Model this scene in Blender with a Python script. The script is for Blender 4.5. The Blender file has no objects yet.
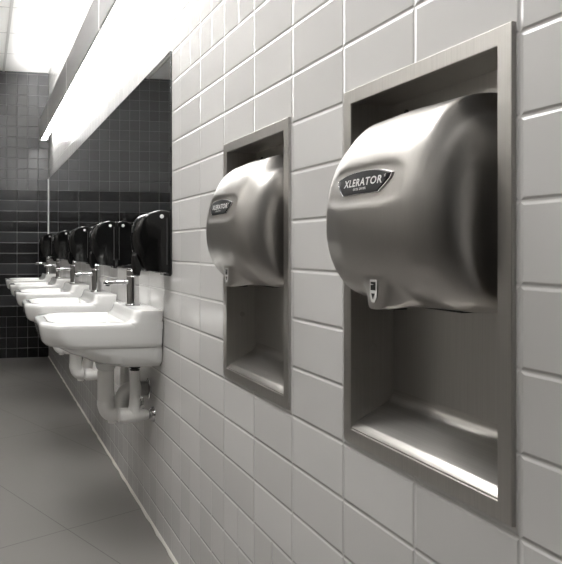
import bpy, bmesh, math
from mathutils import Vector, Matrix
from mathutils.bvhtree import BVHTree

C = bpy.context.scene.collection
PI = math.pi
TH, TW = 0.108, 0.216            # tile height / wide tile width
Z_UP, Z_LO = 1.7186, 0.4226      # band of wide tiles between these heights
CEIL = 2.928
Y_END = 6.98
X_LEFT, Y_BACK = -1.76, -2.6

# ------------------------------------------------------------------ helpers
def obj(name, bm, m, parent=None, smooth=35, loc=None):
    me = bpy.data.meshes.new(name)
    bmesh.ops.recalc_face_normals(bm, faces=bm.faces[:])
    bm.to_mesh(me); bm.free()
    me.materials.append(m)
    if smooth:
        for p in me.polygons: p.use_smooth = True
        me.set_sharp_from_angle(angle=math.radians(smooth))
    o = bpy.data.objects.new(name, me); C.objects.link(o)
    if parent: o.parent = parent
    if loc: o.location = loc
    return o

def tag(o, label, cat, group=None):
    o['label'] = label; o['category'] = cat
    if group: o['group'] = group
    return o

def thing(name, label, cat, loc=(0, 0, 0), group=None):
    o = bpy.data.objects.new(name, None); C.objects.link(o)
    o.location = loc; o.empty_display_size = .05
    return tag(o, label, cat, group)

def struct(name, bm, m, smooth=0):
    o = obj(name, bm, m, None, smooth); o['kind'] = 'structure'; return o

def dup(root, loc, label=None, group=None):
    r = root.copy(); C.objects.link(r); r.location = loc
    if label: r['label'] = label
    if group: r['group'] = group
    for ch in list(root.children):
        c = ch.copy(); C.objects.link(c); c.parent = r
        for g in list(ch.children):
            d = g.copy(); C.objects.link(d); d.parent = c
    return r

def box(bm, x0, x1, y0, y1, z0, z1, bev=0, seg=2):
    vs = [bm.verts.new((x, y, z)) for x in (x0, x1) for y in (y0, y1) for z in (z0, z1)]
    F = [(0,1,3,2),(4,6,7,5),(0,4,5,1),(2,3,7,6),(0,2,6,4),(1,5,7,3)]
    fs = [bm.faces.new([vs[i] for i in f]) for f in F]
    if bev:
        es = list({e for f in fs for e in f.edges})
        bmesh.ops.bevel(bm, geom=es, offset=bev, segments=seg, profile=.5, affect='EDGES')

def rings(bm, rs, cap0=True, cap1=True, closed=True):
    L = [[bm.verts.new(p) for p in r] for r in rs]
    n = len(L[0])
    for a, b in zip(L[:-1], L[1:]):
        for i in range(n if closed else n-1):
            j = (i+1) % n
            bm.faces.new((a[i], a[j], b[j], b[i]))
    if cap0: bm.faces.new(L[0][::-1])
    if cap1: bm.faces.new(L[-1])
    return L

def frame_of(t):
    t = t.normalized()
    u = Vector((0, 0, 1)) if abs(t.z) < .9 else Vector((0, 1, 0))
    a = t.cross(u).normalized(); return a, t.cross(a).normalized()

def tube(bm, pts, r, n=24):
    pts = [Vector(p) for p in pts]
    rr = r if isinstance(r, (list, tuple)) else [r]*len(pts)
    t0 = (pts[1]-pts[0]).normalized(); a, b = frame_of(t0)
    out = []
    for i, p in enumerate(pts):
        t = (pts[min(i+1, len(pts)-1)] - pts[max(i-1, 0)]).normalized()
        q = t0.rotation_difference(t); a = q @ a; b = q @ b; t0 = t
        out.append([p + (a*math.cos(2*PI*k/n) + b*math.sin(2*PI*k/n))*rr[i] for k in range(n)])
    rings(bm, out)

def lathe(bm, origin, axis, prof, n=32):
    """prof: list of (radius, distance along axis)"""
    o = Vector(origin); ax = Vector(axis).normalized(); a, b = frame_of(ax)
    rings(bm, [[o + ax*h + (a*math.cos(2*PI*k/n) + b*math.sin(2*PI*k/n))*max(r, 1e-4) for k in range(n)] for r, h in prof])

def catmull(P, per=8, closed=False):
    P = [Vector(p) for p in P]; out = []; n = len(P)
    for i in range(n-1):
        p0, p1, p2, p3 = P[max(i-1, 0)], P[i], P[i+1], P[min(i+2, n-1)]
        for k in range(per):
            t = k/per
            out.append(.5*((2*p1)+(p2-p0)*t+(2*p0-5*p1+4*p2-p3)*t*t+(3*p1-p0-3*p2+p3)*t**3))
    out.append(P[-1]); return out

def lerp(a, b, t): return a + (b-a)*t
def sstep(a, b, x):
    t = max(0, min(1, (x-a)/(b-a))); return t*t*(3-2*t)

# ------------------------------------------------------------------ materials
class NT:
    def __init__(s, name):
        s.m = bpy.data.materials.new(name); s.m.use_nodes = True
        s.t = s.m.node_tree; s.b = s.t.nodes['Principled BSDF']
    def n(s, typ, **kw):
        x = s.t.nodes.new(typ)
        for k, v in kw.items(): setattr(x, k, v)
        return x
    def l(s, a, b): s.t.links.new(a, b)
    def math(s, op, a, b=None, c=None, clamp=False):
        x = s.n('ShaderNodeMath', operation=op); x.use_clamp = clamp
        for i, v in enumerate((a, b, c)):
            if v is None: continue
            if isinstance(v, (int, float)): x.inputs[i].default_value = v
            else: s.l(v, x.inputs[i])
        return x.outputs[0]
    def mix(s, f, a, b):
        x = s.n('ShaderNodeMix', data_type='RGBA')
        for v, i in ((f, 0), (a, 6), (b, 7)):
            if isinstance(v, (int, float)): x.inputs[i].default_value = v
            elif isinstance(v, tuple): x.inputs[i].default_value = (*v, 1)
            else: s.l(v, x.inputs[i])
        return x.outputs[2]
    def mixf(s, f, a, b):
        x = s.n('ShaderNodeMix', data_type='FLOAT')
        for v, i in ((f, 0), (a, 2), (b, 3)):
            if isinstance(v, (int, float)): x.inputs[i].default_value = v
            else: s.l(v, x.inputs[i])
        return x.outputs[0]
    def set(s, **kw):
        for k, v in kw.items():
            i = s.b.inputs[k.replace('_', ' ')]
            if isinstance(v, (int, float)): i.default_value = v
            elif isinstance(v, tuple): i.default_value = (*v, 1)
            else: s.l(v, i)
    def pos(s):
        g = s.n('ShaderNodeNewGeometry'); x = s.n('ShaderNodeSeparateXYZ'); s.l(g.outputs['Position'], x.inputs[0])
        return x.outputs, g.outputs['Position']

def simple(name, col, rough=.4, metal=0, spec=.5, coat=0):
    n = NT(name); n.set(Base_Color=col, Roughness=rough, Metallic=metal, Specular_IOR_Level=spec, Coat_Weight=coat)
    tc = n.n('ShaderNodeTexCoord'); nz = n.n('ShaderNodeTexNoise'); nz.inputs['Scale'].default_value = 40
    n.l(tc.outputs['Object'], nz.inputs['Vector'])
    n.set(Roughness=n.math('MULTIPLY_ADD', nz.outputs['Fac'], rough*.25, rough*.88))
    return n.m

def tile_mat(name, along, u0, wide_off, grout, rough, kind, band_u=None):
    """Tiled wall: square tiles above/below the band, wide tiles in the band.
       along: index of the horizontal world axis."""
    n = NT(name); P, pv = n.pos()
    u = n.math('SUBTRACT', P[along], u0); z = P[2]
    inband = n.math('MULTIPLY', n.math('GREATER_THAN', z, Z_LO), n.math('LESS_THAN', z, Z_UP))
    us = n.math('DIVIDE', u, TH)
    uw = n.math('DIVIDE', n.math('SUBTRACT', u, wide_off), TW)
    v = n.math('DIVIDE', n.math('SUBTRACT', z, Z_UP), TH)
    def edge(c, size):
        fr = n.math('FRACT', c)
        return n.math('MULTIPLY', n.math('SUBTRACT', .5, n.math('ABSOLUTE', n.math('SUBTRACT', fr, .5))), size)
    eu = n.mixf(inband, edge(us, TH), edge(uw, TW)); ev = edge(v, TH)
    d = n.math('MINIMUM', eu, ev)                      # metres to the closest joint centre
    g = .0014 if kind == 'white' else .0022
    joint = n.math('SUBTRACT', 1, n.math('SMOOTH_MIN', n.math('DIVIDE', d, g), 1, .35), clamp=True)
    h = n.n('ShaderNodeMapRange', interpolation_type='SMOOTHSTEP')
    h.inputs['From Min'].default_value = .0006; h.inputs['From Max'].default_value = .006
    n.l(d, h.inputs['Value'])
    cu = n.math('FLOOR', n.mixf(inband, us, uw)); cv = n.math('FLOOR', v)
    cmb = n.n('ShaderNodeCombineXYZ'); n.l(cu, cmb.inputs[0]); n.l(cv, cmb.inputs[1])
    wn = n.n('ShaderNodeTexWhiteNoise', noise_dimensions='2D'); n.l(cmb.outputs[0], wn.inputs['Vector'])
    nz = n.n('ShaderNodeTexNoise'); nz.inputs['Scale'].default_value = 9; nz.inputs['Detail'].default_value = 2
    n.l(pv, nz.inputs['Vector'])
    if kind == 'white':
        base = n.mix(wn.outputs['Value'], (.57, .562, .55), (.64, .632, .62))
    else:
        gray = n.mix(n.math('GREATER_THAN', z, Z_UP), (.030, .031, .033), n.mix(wn.outputs['Value'], (.064, .065, .067), (.082, .083, .086)))
        blk = n.mix(wn.outputs['Value'], (.0035, .0035, .004), (.006, .006, .007))
        m3 = n.math('FLOORED_MODULO', n.math('SUBTRACT', n.math('MULTIPLY', cv, -1), 1), 3)     # row from the top of the band
        isg = n.math('COMPARE', m3, 1, .1)
        up = n.math('GREATER_THAN', z, Z_UP)
        sel = n.math('MAXIMUM', up, n.math('MULTIPLY', isg, inband))
        base = n.mix(sel, blk, gray)
    n.set(Base_Color=n.mix(joint, base, grout))
    n.set(Roughness=n.mixf(joint, rough, .7), Specular_IOR_Level=.5)
    # pillowed edges, faint waviness and a slight tilt per tile
    tilt = n.math('MULTIPLY', n.math('SUBTRACT', wn.outputs['Value'], .5), n.math('MULTIPLY', n.math('SUBTRACT', n.math('FRACT', n.mixf(inband, us, uw)), .5), .12))
    hh = n.math('ADD', n.math('ADD', h.outputs[0], n.math('MULTIPLY', nz.outputs['Fac'], .10)), tilt)
    bp = n.n('ShaderNodeBump'); bp.inputs['Strength'].default_value = .8; bp.inputs['Distance'].default_value = .0022
    n.l(hh, bp.inputs['Height']); n.l(bp.outputs[0], n.b.inputs['Normal'])
    return n.m

def steel(name, col, rough, axis, streak=.12, bump=.012):
    """brushed stainless: streaks run along `axis`"""
    n = NT(name); tc = n.n('ShaderNodeTexCoord'); mp = n.n('ShaderNodeMapping')
    sc = [420, 420, 420]; sc[axis] = 5
    mp.inputs['Scale'].default_value = sc
    n.l(tc.outputs['Object'], mp.inputs['Vector'])
    nz = n.n('ShaderNodeTexNoise'); nz.inputs['Scale'].default_value = 1; nz.inputs['Detail'].default_value = 3
    n.l(mp.outputs[0], nz.inputs['Vector'])
    lo = tuple(c*(1-streak) for c in col); hi = tuple(min(1, c*(1+streak)) for c in col)
    n.set(Base_Color=n.mix(nz.outputs['Fac'], lo, hi), Metallic=1.0,
          Roughness=n.math('MULTIPLY_ADD', nz.outputs['Fac'], rough*.3, rough*.85))
    bp = n.n('ShaderNodeBump'); bp.inputs['Strength'].default_value = bump; bp.inputs['Distance'].default_value = .0002
    n.l(nz.outputs['Fac'], bp.inputs['Height']); n.l(bp.outputs[0], n.b.inputs['Normal'])
    return n.m

def floor_mat():
    n = NT('grey floor'); P, pv = n.pos()
    a = math.radians(24.0)
    u = n.math('ADD', n.math('MULTIPLY', P[0], math.cos(a)), n.math('MULTIPLY', P[1], math.sin(a)))
    v = n.math('ADD', n.math('MULTIPLY', P[0], -math.sin(a)), n.math('MULTIPLY', P[1], math.cos(a)))
    def edge(c, off, size):
        fr = n.math('FRACT', n.math('DIVIDE', n.math('SUBTRACT', c, off), size))
        return n.math('MULTIPLY', n.math('SUBTRACT', .5, n.math('ABSOLUTE', n.math('SUBTRACT', fr, .5))), size)
    d = n.math('MINIMUM', edge(u, .776, .666), edge(v, 2.583, 1.332))
    joint = n.math('LESS_THAN', d, .0016)
    nz = n.n('ShaderNodeTexNoise'); nz.inputs['Scale'].default_value = 2.2; nz.inputs['Detail'].default_value = 5
    n.l(pv, nz.inputs['Vector'])
    n2 = n.n('ShaderNodeTexNoise'); n2.inputs['Scale'].default_value = 260; n2.inputs['Detail'].default_value = 2
    n.l(pv, n2.inputs['Vector'])
    base = n.mix(nz.outputs['Fac'], (.165, .157, .149), (.215, .206, .196))
    base = n.mix(n.math('MULTIPLY', n2.outputs['Fac'], .35), base, (.20, .19, .18))
    n.set(Base_Color=n.mix(n.math('MULTIPLY', joint, .7), base, (.045, .042, .04)),
          Roughness=n.math('MULTIPLY_ADD', nz.outputs['Fac'], .25, .38), Specular_IOR_Level=.4)
    bp = n.n('ShaderNodeBump'); bp.inputs['Strength'].default_value = .15; bp.inputs['Distance'].default_value = .001
    n.l(n2.outputs['Fac'], bp.inputs['Height']); n.l(bp.outputs[0], n.b.inputs['Normal'])
    return n.m

def ceil_mat():
    n = NT('white ceiling tile'); P, pv = n.pos()
    nz = n.n('ShaderNodeTexNoise'); nz.inputs['Scale'].default_value = 180; n.l(pv, nz.inputs['Vector'])
    n.set(Base_Color=n.mix(nz.outputs['Fac'], (.88, .88, .87), (.95, .95, .94)), Roughness=.9)
    return n.m

def emit(name, col, s):
    n = NT(name); n.set(Base_Color=(.9, .9, .9), Emission_Color=col, Emission_Strength=s, Roughness=.4)
    return n.m

M_WHITE = tile_mat('white wall tile', 1, .743, 0.0, (.49, .48, .465), .16, 'white')
M_DARK_E = tile_mat('charcoal wall tile', 0, 0.0, TH, (.22, .22, .22), .26, 'dark')
M_FLOOR = floor_mat(); M_CEIL = ceil_mat()
M_FRAME = steel('brushed steel trim', (.60, .585, .56), .32, 2)
M_FRAMEH = steel('brushed steel panel', (.52, .505, .48), .30, 1)
M_COVER = steel('brushed steel cover', (.49, .475, .455), .36, 2, streak=.05, bump=0)
M_CHROME = simple('chrome', (.64, .64, .64), .06, 1)
M_BLACK = simple('glossy black plastic', (.006, .006, .006), .12, 0, .5)
M_DARKPL = simple('dark grey plastic', (.016, .017, .018), .28)
M_BADGE = simple('badge charcoal', (.018, .019, .021), .3, 0, .3)
M_LETTER = simple('silver lettering', (.75, .75, .74), .35)
M_PORC = simple('white porcelain', (.80, .80, .785), .07, 0, .5, .3)
M_PVC = simple('white plastic pipe wrap', (.88, .87, .85), .38)
M_RUBBER = simple('black rubber', (.012, .012, .012), .5)
M_TBAR = simple('white painted ceiling grid', (.62, .62, .61), .5)
M_CAULK = simple('white caulk', (.74, .72, .67), .6)
M_LHOUSE = simple('grey painted lamp housing', (.40, .40, .40), .45)
M_LEND = simple('white lamp end cap', (.85, .85, .85), .4)
M_LENS = emit('glowing lamp lens', (1, .99, .975), 20.0)
M_FILL = emit('added ceiling fill lens', (1, .985, .965), 16.0)  # for unseen ceiling panels added to brighten the dryers and wall
def two_tone():  # unseen wall: dark below, light above, split added to shape the steel reflections
    n = NT('two tone reflection wall'); P, pv = n.pos()
    nz = n.n('ShaderNodeTexNoise'); nz.inputs['Scale'].default_value = 30; n.l(pv, nz.inputs['Vector'])
    n.set(Base_Color=n.mix(n.math('GREATER_THAN', P[2], 1.78), n.mix(nz.outputs['Fac'], (.14, .134, .125), (.17, .162, .152)), (.72, .71, .69)), Roughness=.45)
    return n.m
M_REFLECT = two_tone()
M_MIRROR = simple('mirror glass', (.64, .655, .66), .012, 1)
M_WRAPG = simple('grey pipe wrap', (.34, .335, .33), .5)
M_SEAM = simple('grey seam', (.06, .06, .06), .3)
M_STICK = simple('white sticker', (.72, .71, .69), .4)

# ------------------------------------------------------------------ room shell
F_Y0, F_Y1, F_Z0, F_Z1 = .7505, 1.1645, .7585, 1.4115      # outer frame of the nearer recess
BRD = .0255; PITCH = .6485
REC = [0, PITCH]
OY0, OY1, OZ0, OZ1 = F_Y0+BRD, F_Y1-BRD, F_Z0+BRD, F_Z1-BRD

def wall_with_holes():
    ys = [Y_BACK]; holes = []
    for d in REC:
        a, b = OY0+d-.006, OY1+d+.006; ys += [a, b]; holes.append((a, b))
    ys.append(Y_END); z0, z1 = OZ0-.006, OZ1+.006; zs = [0, z0, z1, CEIL]
    bm = bmesh.new(); T = .14
    V = {}
    def v(x, y, z):
        k = (round(x, 5), round(y, 5), round(z, 5))
        if k not in V: V[k] = bm.verts.new((x, y, z))
        return V[k]
    for i in range(len(ys)-1):
        for j in range(3):
            hole = j == 1 and i % 2 == 1
            for x in (0, T):
                if not hole:
                    bm.faces.new([v(x, ys[i], zs[j]), v(x, ys[i+1], zs[j]), v(x, ys[i+1], zs[j+1]), v(x, ys[i], zs[j+1])])
            if hole:
                a, b, c, d = ys[i], ys[i+1], zs[1], zs[2]
                bm.faces.new([v(0, a, c), v(T, a, c), v(T, b, c), v(0, b, c)])
                bm.faces.new([v(0, a, d), v(T, a, d), v(T, b, d), v(0, b, d)])
                bm.faces.new([v(0, a, c), v(T, a, c), v(T, a, d), v(0, a, d)])
                bm.faces.new([v(0, b, c), v(T, b, c), v(T, b, d), v(0, b, d)])
    return bm
struct('wall_right', wall_with_holes(), M_WHITE)
bm = bmesh.new(); box(bm, X_LEFT, .14, Y_END, Y_END+.1, 0, CEIL); struct('wall_end', bm, M_DARK_E)
bm = bmesh.new(); box(bm, X_LEFT-.1, X_LEFT, Y_BACK, Y_END+.1, 0, CEIL); struct('wall_left', bm, M_REFLECT)
bm = bmesh.new(); box(bm, X_LEFT-.1, .14, Y_BACK-.1, Y_BACK, 0, CEIL); struct('wall_back', bm, M_DARK_E)
bm = bmesh.new(); box(bm, X_LEFT-.1, .14, Y_BACK-.1, Y_END+.1, -.1, 0); struct('floor', bm, M_FLOOR)
bm = bmesh.new(); box(bm, X_LEFT-.1, .14, Y_BACK-.1, Y_END+.1, CEIL, CEIL+.1); struct('ceiling', bm, M_CEIL)
# ceiling grid: main bars along the room and cross bars
bm = bmesh.new()
XB = [-.46-.61*k for k in range(3)]
for x in XB: box(bm, x-.0115, x+.0115, Y_BACK, Y_END, CEIL-.006, CEIL)
y = Y_END - .03
for k in range(16):
    yy = Y_END - .63 - .61*k
    if yy > Y_BACK: box(bm, X_LEFT, 0, yy-.005, yy+.005, CEIL-.002, CEIL)
box(bm, -.012, 0, Y_BACK, Y_END, CEIL-.004, CEIL)
struct('trim_1', bm, M_TBAR)
# uneven bead of caulk where the white wall meets the floor
bm = bmesh.new(); rs = []
N = 160
for k in range(N+1):
    yy = lerp(Y_BACK, Y_END, k/N); w = .0065 + .0018*math.sin(k*1.7) + .0014*math.sin(k*4.1+1)
    rs.append([(0, yy, 0), (-w, yy, 0), (-w*.8, yy, .005), (-w*.35, yy, .011), (0, yy, .013)])
rings(bm, rs); struct('trim_2', bm, M_CAULK, 40)

# ------------------------------------------------------------------ recesses (frame + steel box let into the wall)
DEP = .083
def make_recess(label):
    t = thing('dryer_recess', label, 'wall recess', (0, F_Y0, F_Z0), 'steel dryer recesses')
    W, H = F_Y1-F_Y0, F_Z1-F_Z0
    # frame: 4 mitred flat bars, slightly proud of the tile, with a folded outer return
    bm = bmesh.new()
    def rect(x, o): return [(x, o, o), (x, W-o, o), (x, W-o, H-o), (x, o, H-o)]
    rings(bm, [rect(0, 0), rect(-.0052, 0), rect(-.0060, .0008), rect(-.0060, BRD-.0012), rect(-.0050, BRD), rect(.004, BRD), rect(.004, .0), ], cap0=False, cap1=False)
    obj('frame', bm, M_FRAME, t, 25)
    o = BRD
    a, b, c, d = o-.001, W-o+.001, o-.001, H-o+.001
    # box: back, top and both sides
    bm = bmesh.new()
    box(bm, DEP, DEP+.003, a, b, c, d); obj('back_panel', bm, M_FRAME, t, 0)
    for y0 in (a-.002, b): 
        bm = bmesh.new(); box(bm, .002, DEP+.003, y0, y0+.002, c, d); obj('side_panel', bm, M_FRAME, t, 0)
    bm = bmesh.new(); box(bm, .002, DEP+.003, a, b, d, d+.002); obj('top_panel', bm, M_FRAMEH, t, 0)
    # sloping sill with a flat bright front lip and a cove up to the back panel
    pr = [(-.004, o-.001), (-.004, o+.0022), (-.003, o+.0034), (.0070, o+.0128), (.0085, o+.0136)]
    pr += [(.0085 + .0535*k/6, o+.0136 + .0290*k/6) for k in range(1, 7)]
    x0, z0 = pr[-1]
    for k in range(1, 8):
        q = k/8; pr.append((x0*(1-q)**2 + 2*q*(1-q)*(DEP-.0015) + q*q*(DEP-.0008), z0*(1-q)**2 + 2*q*(1-q)*(o+.0505) + q*q*(o+.068)))
    pr += [(DEP-.0003, o+.070), (DEP-.0002, o-.001)]
    bm = bmesh.new(); rings(bm, [[(x, yy, z) for x, z in pr] for yy in (a, b)]); obj('sill', bm, M_FRAMEH, t, 22)
    # screws that hold the box
    for yy, zz in ((W-.066, H-.047), (.066, H-.047)):
        bm = bmesh.new(); lathe(bm, (DEP, yy, zz), (-1, 0, 0), [(.0065, 0), (.0065, .002), (.005, .0032), (.0028, .0034), (.0026, .0018), (0, .0018)], 20)
        obj('screw', bm, M_DARKPL, t)
    bm = bmesh.new(); lathe(bm, (DEP*.5, b, .1755), (0, -1, 0), [(.007, 0), (.007, .001), (.0055, .0018), (0, .002)], 20)
    obj('plug', bm, M_FRAMEH, t)
    return t
make_label = ['brushed steel framed recess in the white tile wall, nearer the camera',
              'brushed steel framed recess in the white tile wall, farther, beside the mirror and sinks']
r0 = make_recess(make_label[0])
dup(r0, (0, F_Y0+PITCH, F_Z0), make_label[1])

# ------------------------------------------------------------------ hand dryers
HW = .158
ZB = .0465; UB = .010      # badge centre on the cover
PROF = [(0, .171), (.040, .171), (.075, .166), (.105, .154), (.133, .130), (.154, .098), (.168, .060),
        (.1755, .015), (.175, -.028), (.167, -.066), (.152, -.098), (.130, -.124), (.103, -.140), (.070, -.148), (.03, -.149), (0, -.149)]
prof = catmull([(p, z, 0) for p, z in PROF], 9)
def g_lat(u):
    """scale of the side profile across the width: broad front band, hollow step, rounded side lobe"""
    a = abs(u)
    def dome(st, amp): 
        q = max(0, min(1, (a-st)/(HW-st))); return amp*(1-math.sqrt(max(0, 1-q*q)))
    sx = 1 - .012*sstep(0, .07, a); sz = 1 - .006*sstep(0, .07, a)
    if u < 0:
        sx -= .04*sstep(.06, .13, a) + dome(.095, .40); sz -= .10*sstep(.110, .136, a) + dome(.122, .28)
    else:
        sx -= .06*sstep(.06, .142, a) + dome(.115, .20); sz -= .05*sstep(.09, .12, a) + dome(.12, .20)
    return sx, sz
def dryer_cover():
    bm = bmesh.new(); rs = []
    us = sorted({round(HW*math.sin(PI/2*k/90), 5) for k in range(-90, 91)})
    for u in us:
        sx, sz = g_lat(u); r = []
        nb = math.exp(-(abs(u)/.036)**3)                  # nozzle: a narrow chin under the front
        for p in prof:
            x, zz = p.x*sx, -.100 + (p.y+.100)*sz
            # shallow pocket round the badge
            ee = (abs(u-UB)/.092)**4 + (abs(zz-ZB+.002)/.0285)**4
            if p.x > .08: x -= .0040*(1-sstep(.35, 2.2, ee))
            low = sstep(-.050, -.120, zz)
            fx = sstep(.05, .12, x)
            x = x + nb*low*fx*max(0, .152-x)
            zz = zz - nb*sstep(.09, .13, x)*sstep(-.10, -.13, zz)*max(0, zz+.151)
            if p.x < 1e-6: x = 0
            r.append((-x, u, zz))
        rs.append(r)
    rings(bm, rs, True, True, closed=True)
    return bm
def surf(bvh, u, z):
    h = bvh.ray_cast(Vector((-1, u, z)), Vector((1, 0, 0)))
    return h[0], h[1]

def badge_outline(n=12):
    pts = []
    hw, zt, zc = .078, .016, .0
    top = [(-hw, .010), (-.045, .0175), (0, .0200), (.045, .0175), (hw, .010)]
    bot = [(.075, .002), (.055, -.013), (.046, -.0165), (0, -.0165), (-.046, -.0165), (-.055, -.013), (-.075, .002)]
    t = catmull([(a, b, 0) for a, b in top], 10)
    b = catmull([(a, b, 0) for a, b in bot], 7)
    out = []
    for p in t + b:
        if not out or (p-out[-1]).length > 1e-4: out.append(p)
    return out

def text_mesh(txt, size, spacing=1.0, bold=.0):
    cu = bpy.data.curves.new('lettering', 'FONT'); cu.body = txt; cu.size = size
    cu.align_x = 'CENTER'; cu.align_y = 'CENTER'; cu.space_character = spacing; cu.offset = bold
    cu.resolution_u = 3
    o = bpy.data.objects.new('lettering_source', cu); C.objects.link(o)
    dg = bpy.context.evaluated_depsgraph_get(); dg.update()
    me = bpy.data.meshes.new_from_object(o.evaluated_get(dg))
    bpy.data.objects.remove(o); bpy.data.curves.remove(cu)
    bm = bmesh.new(); bm.from_mesh(me); bpy.data.meshes.remove(me)
    bmesh.ops.triangulate(bm, faces=bm.faces[:])
    return bm

def make_dryer(label):
    # origin: on the recess back, at the middle of the cover
    t = thing('hand_dryer', label, 'hand dryer', (DEP-.004, (F_Y0+F_Y1)/2, 1.174), 'wall hand dryers')
    bm = dryer_cover(); bvh = BVHTree.FromBMesh(bm)
    cov = obj('cover', bm, M_COVER, t, 40)
    # mounting plate and underside
    bm = bmesh.new(); box(bm, 0, .0035, -.152, .152, -.150, .166, .001); obj('mounting_plate', bm, M_FRAMEH, t)
    bm = bmesh.new(); box(bm, -.075, -.006, -.10, .10, -.1500, -.140, .002); obj('base_plate', bm, M_DARKPL, t)
    bm = bmesh.new()
    lathe(bm, (-.118, 0, -.142), (0, 0, -1), [(.021, 0), (.021, .009), (.017, .0095), (.016, .004), (0, .004)], 28)
    obj('air_outlet', bm, M_DARKPL, t)
    # badge
    ol = badge_outline()
    def onsurf(p, off, s, dz=0):
        c, n = surf(bvh, UB + p.x*s*.98, ZB + p.y*s + dz)
        return c + Vector((-off, 0, 0))
    def shell(name, m, spec):
        b2 = bmesh.new()
        L = [[b2.verts.new(onsurf(p, off, s)) for p in ol] for s, off in spec]
        for A, B in zip(L[:-1], L[1:]):
            for i in range(len(A)):
                j = (i+1) % len(A); b2.faces.new((A[i], A[j], B[j], B[i]))
        b2.faces.new(L[-1])
        return b2
    bz = obj('badge_bezel', shell('b', M_CHROME, [(1.045, -.002), (1.045, .0012), (1.025, .0022), (1.0, .0022), (.985, .0012)] + [(s, .001) for s in (.8, .5, .2)]), M_CHROME, t)
    bd = obj('badge', shell('b', M_BADGE, [(.985, -.001), (.985, .0022), (.95, .0036), (.8, .0038), (.55, .0039), (.3, .004), (.08, .004)]), M_BADGE, t)
    def letters(txt, size, u0, z0, sp, bold, off, sx=1.0, slope=0.0):
        b3 = text_mesh(txt, size, sp, bold)
        bmesh.ops.subdivide_edges(b3, edges=[e for e in b3.edges if e.calc_length() > size*.35], cuts=1)
        for v in b3.verts:
            u = UB + u0 - v.co.x*sx; z = ZB + z0 + v.co.y + slope*v.co.x   # reading left to right means falling y
            c, n = surf(bvh, u, z)
            v.co = c + Vector((-off, 0, 0))
        return b3
    obj('lettering', letters('XLERATOR', .0166, -.0065, .0015, 1.12, .0004, .0046, 1.18), M_LETTER, bd)
    obj('lettering', letters('\u00ae', .006, -.0655, .0065, 1, 0, .0046), M_LETTER, bd)
    obj('lettering', letters('EXCEL DRYER', .0050, -.003, -.0088, 1.1, .0001, .0046, 1.1), M_LETTER, bd)
    # instruction sticker on the nozzle: hand symbol over a down arrow
    def flat(poly, off):
        b4 = bmesh.new(); vs = []
        for u, z in poly:
            c, n = surf(bvh, u, z); vs.append(c + Vector((-off, 0, 0)))
        top = [b4.verts.new(v) for v in vs]; bot = [b4.verts.new(v + Vector((.0006, 0, 0))) for v in vs]
        b4.faces.new(top)
        for i in range(len(vs)):
            j = (i+1) % len(vs); b4.faces.new((top[i], bot[i], bot[j], top[j]))
        return b4
    zc = -.122
    st = obj('sticker', flat([(-.0085, zc+.017), (.0085, zc+.017), (.0095, zc+.015), (.0095, zc-.010), (.004, zc-.0185), (-.004, zc-.0185), (-.0095, zc-.010), (-.0095, zc+.015)], .0012), M_STICK, t)
    obj('hand_symbol', flat([(-.0065, zc+.0135), (.0065, zc+.0135), (.0065, zc+.0105), (-.003, zc+.0095), (.0065, zc+.0085), (.0065, zc+.0005), (-.0065, zc+.0005)], .0018), M_RUBBER, st)
    obj('arrow_symbol', flat([(-.0045, zc-.0045), (.0045, zc-.0045), (0, zc-.0135)], .0018), M_RUBBER, st)
    return t
d0 = make_dryer('brushed steel hand dryer in the nearer recess, its name badge readable')
dup(d0, (DEP-.004, (F_Y0+F_Y1)/2+PITCH, 1.174), 'brushed steel hand dryer in the farther recess, next to the mirror')

# ------------------------------------------------------------------ mirror
MY0, MY1, MZ0, MZ1 = 2.360, Y_END-.004, 1.023, 1.835
t = thing('wall_mirror', 'long wall mirror above the row of white sinks', 'mirror', (0, (MY0+MY1)/2, MZ0))
hy = (MY1-MY0)/2; hz = MZ1-MZ0
bm = bmesh.new(); box(bm, -.005, -.0005, -hy+.004, hy-.022, .004, hz-.004); obj('glass', bm, M_MIRROR, t, 0)
def strip(y0, y1, z0, z1, m, d=.006):
    bm = bmesh.new(); box(bm, -d, -.0005, y0, y1, z0, z1, .001); obj('edge_trim', bm, m, t)
strip(-hy, -hy+.004, 0, hz, M_DARKPL); strip(hy-.022, hy, 0, hz, M_TBAR, .012); strip(-hy+.004, hy-.022, 0, .003, M_CHROME); strip(-hy+.004, hy-.022, hz-.003, hz, M_DARKPL)

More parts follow.
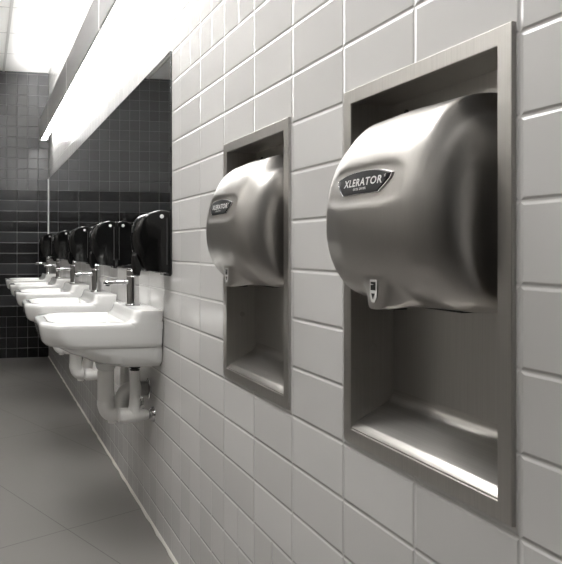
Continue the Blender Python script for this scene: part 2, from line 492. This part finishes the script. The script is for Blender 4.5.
# ------------------------------------------------------------------ strip lights over the mirror
LL = 1.275; LZ = 2.172
def make_light(label, y, LL):
    t = thing('wall_light', label, 'light fixture', (0, y, LZ), 'strip lights above the mirror')
    bm = bmesh.new()
    # outer face shield with small folded lips
    pr = [(-.122, .0), (-.1245, .003), (-.1245, .205), (-.122, .208), (-.112, .208), (-.112, .204), (-.119, .203), (-.119, .006), (-.112, .004), (-.112, 0)]
    rings(bm, [[(x, yy, z) for x, z in pr] for yy in (.008, LL-.008)]); obj('face_shield', bm, M_LHOUSE, t, 30)
    bm = bmesh.new(); box(bm, -.112, -.06, .01, LL-.01, .075, .115, .002); obj('housing', bm, M_LEND, t)
    # prismatic lens under the housing: rounded trough
    pr = [(-.112, .004)] + [(-.0875 + .0265*math.cos(a), .016 + .014*math.sin(a)) for a in [PI + PI*k/10 for k in range(11)]] + [(-.06, .05), (-.062, .074), (-.11, .074)]
    bm = bmesh.new(); rings(bm, [[(x, yy, z) for x, z in pr] for yy in (.012, LL-.012)]); obj('lens', bm, M_LENS, t, 30)
    bm = bmesh.new(); box(bm, -.061, -.0555, .01, LL-.01, .001, .014, .001); obj('lens_rail', bm, M_LHOUSE, t)
    for yy in (0.002, LL-.010):
        bm = bmesh.new(); box(bm, -.1255, -.054, yy, yy+.008, -.001, .209, .001); obj('end_cap', bm, M_LEND, t)
    for yy in (.2, LL-.2):
        bm = bmesh.new(); box(bm, -.062, .0, yy-.015, yy+.015, .085, .105, .002); obj('bracket', bm, M_LEND, t)
    for yy in (.09, LL-.09):
        bm = bmesh.new(); lathe(bm, (-.058, yy, .0), (0, 0, -1), [(.007, 0), (.007, .005), (.004, .007), (0, .007)], 16); obj('lens_clip', bm, M_LEND, t)
    return t
ENDS = [(5.762, .84), (4.483, 1.275), (3.204, 1.275), (1.925, 1.275)]
ll = ['grey shielded strip light above the mirror, end one beside the dark end wall',
      'second strip light from the dark end wall, above the mirror',
      'third strip light from the dark end wall, above the mirror',
      'strip light above the mirror, cut by the top edge of the photo']
make_light(ll[0], *ENDS[0])
l0 = make_light(ll[1], *ENDS[1])
for k in (2, 3): dup(l0, (0, ENDS[k][0], LZ), ll[k])

# ------------------------------------------------------------------ sinks
NS = 112
def outline(hw, d0, d1, cham, r, cx=None):
    """rounded plan with chamfered front corners: list of (d, a) sampled by angle"""
    ch, cd = cham
    poly = [(d0, -hw), (d1-cd, -hw), (d1, -hw+ch), (d1, hw-ch), (d1-cd, hw), (d0, hw)]
    P = []
    n = len(poly)
    for i in range(n):
        p0, p1, p2 = (Vector((*poly[(i+k) % n], 0)) for k in (-1, 0, 1))
        rr = r if i not in (0, 5) else min(r, .012)
        a = (p0-p1); b = (p2-p1); la = min(rr, a.length*.45); lb = min(rr, b.length*.45)
        s, e = p1+a.normalized()*la, p1+b.normalized()*lb
        for k in range(9):
            q = k/8; P.append((1-q)**2*s + 2*q*(1-q)*p1 + q*q*e)
    c = Vector(((d0+d1)/2 if cx is None else cx, 0, 0)); out = []
    for k in range(NS):
        ang = 2*PI*k/NS; dr = Vector((math.cos(ang), math.sin(ang), 0)); best = 0
        for i in range(len(P)):
            A, B = P[i]-c, P[(i+1) % len(P)]-c
            den = dr.x*(B.y-A.y) - dr.y*(B.x-A.x)
            if abs(den) < 1e-12: continue
            t = (A.x*(B.y-A.y) - A.y*(B.x-A.x))/den
            s = (A.x*dr.y - A.y*dr.x)/den
            if -1e-6 <= s <= 1+1e-6 and t > best: best = t
        out.append(c + dr*best)
    return out
def ring(o, z): return [(-p.x, p.y, z) for p in o]
RIM, DECK, BOT = .838, .884, .745
SHW = .236
def make_sink(label, y):
    t = thing('wash_basin', label, 'sink', (0, y, .66), 'wash basins under the mirror')
    Z0 = .66
    def rg(hw, d0, d1, ch, r, z): return ring(outline(hw, d0, d1, ch, r, .24), z-Z0)
    bm = bmesh.new()
    e = .0015
    D = .462
    body = [rg(.180, e, .16, (.06, .05), .06, .664), rg(.205, e, .205, (.07, .06), .06, .668), rg(.216, e, .27, (.08, .07), .06, .684),
            rg(.222, e, .345, (.09, .075), .06, .712), rg(.224, e, .385, (.095, .07), .05, .734), rg(.224, e, .392, (.095, .068), .05, BOT-.003),
            rg(.227, e, .420, (.098, .068), .045, BOT-.001), rg(.231, e, D-.024, (.098, .066), .045, BOT+.004), rg(SHW-.002, e, D-.012, (.098, .065), .03, BOT+.018), rg(SHW-.001, e, D-.004, (.098, .062), .026, BOT+.045),
            rg(SHW, e, D, (.098, .06), .022, RIM-.022), rg(SHW, e, D, (.098, .06), .022, RIM-.010), rg(SHW-.003, e, D-.003, (.098, .06), .022, RIM-.003), rg(SHW-.010, e, D-.010, (.096, .06), .04, RIM),
            rg(SHW-.036, .130, D-.036, (.088, .052), .035, RIM), rg(SHW-.042, .136, D-.042, (.088, .052), .035, RIM-.004), rg(SHW-.050, .140, D-.05, (.088, .052), .04, RIM-.03),
            rg(SHW-.068, .150, D-.07, (.08, .05), .05, RIM-.085), rg(SHW-.11, .17, D-.11, (.06, .05), .06, RIM-.118), rg(.03, .21, .27, (.02, .02), .02, RIM-.126)]
    rings(bm, body)
    obj('basin', bm, M_PORC, t, 50)
    bm = bmesh.new()
    def dk(hw, d1, z): return [(-p.x, p.y, z-Z0) for p in outline(hw, e, d1, (.02, .012), .02, d1/2)]
    rings(bm, [dk(SHW+.0004, .140, RIM-.024), dk(SHW+.0004, .140, RIM-.004), dk(SHW+.0003, .138, RIM+.001), dk(SHW, .127, RIM+.005), dk(SHW-.0003, .119, RIM+.014), dk(SHW-.0008, .114, RIM+.028),
               dk(SHW-.0015, .111, DECK-.008), dk(SHW-.004, .108, DECK-.002), dk(SHW-.012, .102, DECK)])
    obj('faucet_deck', bm, M_PORC, t, 50)
    bm = bmesh.new(); lathe(bm, (-.24, 0, RIM-.1262-Z0), (0, 0, 1), [(.022, 0), (.022, .003), (.016, .004), (.014, .001), (0, .001)], 24); obj('drain', bm, M_CHROME, t)
    return t
SY = [2.705 + .9*k for k in range(5)]
NAME = ['nearest', 'second', 'third', 'fourth', 'farthest']
sl = ['white porcelain wall hung sink nearest the camera, whole side in view', 'second white sink behind the nearest one', 'white porcelain sink in the middle of the row of five',
      'fourth white sink, next to last before the dark wall', 'farthest white sink beside the dark tiled end wall']
s0 = make_sink(sl[0], SY[0])
for k in range(1, 5): dup(s0, (0, SY[k], .66), sl[k])

# faucets
def make_faucet(label, y):
    t = thing('faucet', label, 'faucet', (-.068, y, DECK), 'chrome faucets on the sinks')
    bm = bmesh.new(); lathe(bm, (0, 0, 0), (0, 0, 1), [(.031, 0), (.031, .005), (.029, .008), (.024, .0085)], 40); obj('base', bm, M_CHROME, t)
    bm = bmesh.new(); lathe(bm, (0, 0, .007), (0, 0, 1), [(.0265, 0), (.0265, .112), (.0255, .1135), (.0255, .115), (.0265, .1165), (.0265, .136), (.0245, .139), (0, .139)], 40); obj('body', bm, M_CHROME, t, 30)
    bm = bmesh.new()
    rs = []
    for x, hw, z0, z1 in ((-.015, .013, .088, .104), (-.06, .013, .0875, .103), (-.108, .013, .0860, .101), (-.118, .0125, .0865, .100), (-.121, .011, .0885, .098)):
        rs.append([(x, a*hw, z) for a, z in ((-1, z0+.002), (-.8, z0), (.8, z0), (1, z0+.002), (1, z1-.002), (.8, z1), (-.8, z1), (-1, z1-.002))])
    rings(bm, rs); obj('spout', bm, M_CHROME, t, 30)
    bm = bmesh.new(); lathe(bm, (-.106, 0, .0865), (0, 0, -1), [(.0095, 0), (.0095, .005), (.007, .0055), (.0065, .002), (0, .002)], 20); obj('aerator', bm, M_DARKPL, t)
    bm = bmesh.new(); lathe(bm, (0, 0, .146), (0, 0, 1), [(.0245, 0), (.0245, .005), (.022, .007), (0, .007)], 32); obj('handle', bm, M_CHROME, t)
    return t
fl = ['chrome single post faucet on the nearest sink', 'chrome faucet on the second sink from the camera', 'chrome faucet on the middle sink of the row',
      'chrome faucet on the fourth sink from the camera', 'chrome faucet on the farthest sink by the dark wall']
f0 = make_faucet(fl[0], SY[0])
for k in range(1, 5): dup(f0, (-.068, SY[k], DECK), fl[k])

# drain traps under the sinks
def make_trap(label, y):
    t = thing('drain_trap', label, 'pipe', (0, y, .415), 'wrapped drain traps')
    B = .43
    RB = .032
    bm = bmesh.new()
    tube(bm, [(-.182, 0, .638-B), (-.182, 0, .505-B)], .0335, 32); obj('tailpiece_wrap', bm, M_PVC, t)
    bm = bmesh.new(); lathe(bm, (-.182, 0, .6385-B), (0, 0, 1), [(.031, 0), (.031, .004), (.036, .005), (.041, .018), (.044, .0305)], 28); obj('tailpiece', bm, M_PORC, t)
    bm = bmesh.new()
    U = [(-.182, 0, .512-B), (-.182, 0, .497-B)] + [(-.150 - RB*math.cos(PI*k/12), 0, .497-B - RB*1.15*math.sin(PI*k/12)) for k in range(1, 12)] + [(-.118, 0, .497-B), (-.118, 0, .505-B)]
    tube(bm, U, [.0355, .0352] + [.0335]*11 + [.0325, .0325], 32); obj('trap_bend', bm, M_PVC, t, 45)
    bm = bmesh.new()
    A = [(-.118, 0, .490-B), (-.118, 0, .501-B)] + [(-.062 - .056*math.cos(a), 0, .503-B + .054*math.sin(a)) for a in [PI/2*k/10 for k in range(11)]] + [(-.040, 0, .557-B)]
    tube(bm, A, .0315, 32); obj('elbow', bm, M_PVC, t, 45)
    bm = bmesh.new(); tube(bm, [(-.045, 0, .557-B), (-.006, 0, .557-B)], .030, 28); obj('outlet_pipe', bm, M_WRAPG, t)
    bm = bmesh.new(); lathe(bm, (-.001, 0, .557-B), (-1, 0, 0), [(.042, 0), (.042, .003), (.034, .008), (.030, .009)], 32); obj('wall_flange', bm, M_CHROME, t)
    bm = bmesh.new(); lathe(bm, (-.155, 0, .434-B), (0, 0, -1), [(.018, -.01), (.018, .008), (.016, .012), (0, .012)], 24); obj('cleanout_cap', bm, M_PVC, t)
    return t
tl = ['white wrapped drain trap hanging under the nearest sink', 'white wrapped drain trap under the second sink, left of the nearest trap', 'white wrapped drain trap under the middle sink',
      'white wrapped drain trap under the fourth sink', 'white wrapped drain trap under the farthest sink']
t0 = make_trap(tl[0], SY[0])
for k in range(1, 5): dup(t0, (0, SY[k], .415), tl[k])

# shutoff valves
def make_valve(label, y):
    t = thing('shutoff_valve', label, 'valve', (0, y, .42), 'wrapped shutoff valves')
    B = .42; zc = .452-B
    bm = bmesh.new(); lathe(bm, (.0006, 0, zc), (-1, 0, 0), [(.031, 0), (.031, .002), (.026, .010), (.018, .016), (.0125, .018), (.0125, .024)], 32); obj('escutcheon', bm, M_CHROME, t)
    bm = bmesh.new()
    tube(bm, [(-.022, 0, zc), (-.030, 0, zc), (-.060, 0, zc), (-.085, 0, zc), (-.118, 0, zc), (-.138, 0, zc), (-.142, 0, zc)], [.016, .021, .026, .029, .031, .030, .027], 32)
    obj('valve_cover', bm, M_PVC, t, 50)
    bm = bmesh.new(); lathe(bm, (-.1425, 0, zc), (-1, 0, 0), [(.023, 0), (.023, .0015), (0, .0015)], 24); obj('end_disc', bm, M_PVC, t)
    bm = bmesh.new(); tube(bm, [(-.080, 0, zc+.010), (-.080, 0, zc+.026), (-.079, 0, zc+.04), (-.078, 0, .53-B), (-.078, 0, .632-B)], [.030, .026, .0225, .020, .0195], 28); obj('supply_cover', bm, M_PVC, t, 50)
    bm = bmesh.new(); lathe(bm, (-.078, 0, .632-B), (0, 0, 1), [(.0205, 0), (.0205, .004), (.014, .005), (.014, .010), (.024, .011), (.024, .024), (.016, .026), (.016, .0325)], 10); obj('coupling_nut', bm, M_RUBBER, t)
    return t
vl = []
ords = ['nearest', 'second', 'middle', 'fourth', 'farthest']
v0 = None
for k in range(5):
    for s, w in ((-.075, 'camera side'), (.115, 'far side')):
        lab = f'white wrapped shutoff valve with chrome wall cup, {w} of the {ords[k]} sink trap'
        if v0 is None: v0 = make_valve(lab, SY[k]+s)
        else: dup(v0, (0, SY[k]+s, .42), lab)

# ------------------------------------------------------------------ soap dispensers
DP = [(0, .2236), (.030, .229), (.067, .218), (.093, .201), (.108, .166), (.114, .119), (.105, .065), (.087, .020), (.080, .006), (.0, -.001)]
def make_dispenser(label, y):
    t = thing('soap_dispenser', label, 'soap dispenser', (-.0072, y, 1.029), 'black dispensers on the mirror')
    w = .12
    pr = catmull([(a, b, 0) for a, b in DP[:-1]], 6)
    bm = bmesh.new(); rs = []
    for k in range(25):
        q = k/24; a = 2*q-1
        f = 1 + .10*(1-abs(a)**2.2); edge = 1
        if abs(a) > .93: edge = 1 - .05*((abs(a)-.93)/.07)**2
        rs.append([(-max(p.x*f*edge, 0) - .004, w*q, (p.y-.11)*(edge*.5+.5)+.11) for p in pr] + [(-.004, w*q, -.001)])
    rings(bm, rs); obj('shell', bm, M_BLACK, t, 42)
    # side seam line and key lock
    bm = bmesh.new(); box(bm, -.0045, .0035, -.004, w+.004, -.012, .224, .0015); obj('back_plate', bm, M_BLACK, t)
    for yy, dr in ((0, -1), (w, 1)):
        bm = bmesh.new(); lathe(bm, (-.031, yy - dr*.001, .205), (0, dr, 0), [(.0075, 0), (.0075, .003), (.006, .004), (0, .0035)], 20); obj('key_lock', bm, M_LETTER, t)
        bm = bmesh.new(); y0 = yy + dr*.0004
        box(bm, -.0125, -.010, min(y0, yy - dr*.001), max(y0, yy-dr*.001), .03, .20); obj('seam_strip', bm, M_SEAM, t)
    # push lever that hangs from the lower front
    pl = [(-.112, .088), (-.126, .075), (-.132, .055), (-.132, .030), (-.127, .002), (-.122, -.011), (-.114, -.010), (-.108, .015), (-.104, .05), (-.100, .08)]
    bm = bmesh.new(); rings(bm, [[(x + .008*abs(q), w/2 + .032*q, z) for x, z in pl] for q in (-1, -.8, -.4, 0, .4, .8, 1)]); obj('push_lever', bm, M_BLACK, t, 50)
    # sight window on the front
    bm = bmesh.new(); box(bm, -.127, -.11, w/2-.012, w/2+.012, .135, .175, .002); obj('sight_window', bm, M_DARKPL, t)
    return t
DY = [2.362, 3.365, 4.24, 5.20, 6.50]
dl = ['glossy black wall dispenser nearest the camera, at the near end of the mirror', 'second glossy black dispenser on the mirror, reflected beside itself',
      'black dispenser in the middle of the five on the mirror', 'fourth black dispenser on the mirror from the camera', 'farthest black dispenser on the mirror, by the dark end wall']
p0 = make_dispenser(dl[0], DY[0])
for k in range(1, 5): dup(p0, (-.0072, DY[k], 1.029), dl[k])

# ------------------------------------------------------------------ added ceiling lights (unseen, shaped as lay-in troffers, to light dryers and wall)
def make_fill_light(label, x, y):
    t = thing('added_ceiling_light', label, 'ceiling light', (x, y, CEIL), 'added ceiling fill lights')
    bm = bmesh.new()
    def rect(o, z): return [(-.285+o, -.59+o, z), (.285-o, -.59+o, z), (.285-o, .59-o, z), (-.285+o, .59-o, z)]
    rings(bm, [rect(0, 0), rect(0, -.010), rect(.03, -.010), rect(.035, 0)], False, False); obj('frame', bm, M_LEND, t, 0)
    bm = bmesh.new(); box(bm, -.25, .25, -.555, .555, -.006, -.001); obj('diffuser', bm, M_FILL, t, 0)
    return t
c0 = make_fill_light('added fill light in the ceiling above the hand dryers', -.765, 1.2)
for x, y, lab in ((-.765, 2.58, 'added fill light in the ceiling in front of the mirror'),):
    dup(c0, (x, y, CEIL), lab)

# ------------------------------------------------------------------ lamps
def area(name, loc, rot, sx, sy, e, col=(1, .985, .965)):
    l = bpy.data.lights.new(name, 'AREA'); l.shape = 'RECTANGLE'; l.size = sx; l.size_y = sy; l.energy = e; l.color = col
    o = bpy.data.objects.new(name, l); C.objects.link(o); o.location = loc; o.rotation_euler = rot
    return o
# upward light out of the open tops of the strip fixtures
for y, L in ENDS:
    area('strip_uplight', (-.085, y+L/2, LZ+.13), (PI, 0, 0), .04, L-.1, 20*L/1.275)

w = bpy.data.worlds.new('World'); bpy.context.scene.world = w; w.use_nodes = True
w.node_tree.nodes['Background'].inputs[0].default_value = (.5, .5, .5, 1); w.node_tree.nodes['Background'].inputs[1].default_value = .02

# ------------------------------------------------------------------ camera
cam = bpy.data.cameras.new('Camera'); co = bpy.data.objects.new('Camera', cam); C.objects.link(co)
co.location = (-.675, 0, 1.118); co.rotation_euler = (PI/2, 0, -math.atan2(140, 675))
cam.sensor_fit = 'HORIZONTAL'; cam.sensor_width = 36; cam.lens = 675/562*36
cam.shift_x = (281-122)/562; cam.shift_y = -(282-248.5)/562; cam.clip_start = .02
sc = bpy.context.scene; sc.camera = co
sc.view_settings.view_transform = 'Standard'; sc.view_settings.look = 'None'
sc.view_settings.exposure = .13; sc.view_settings.gamma = 1
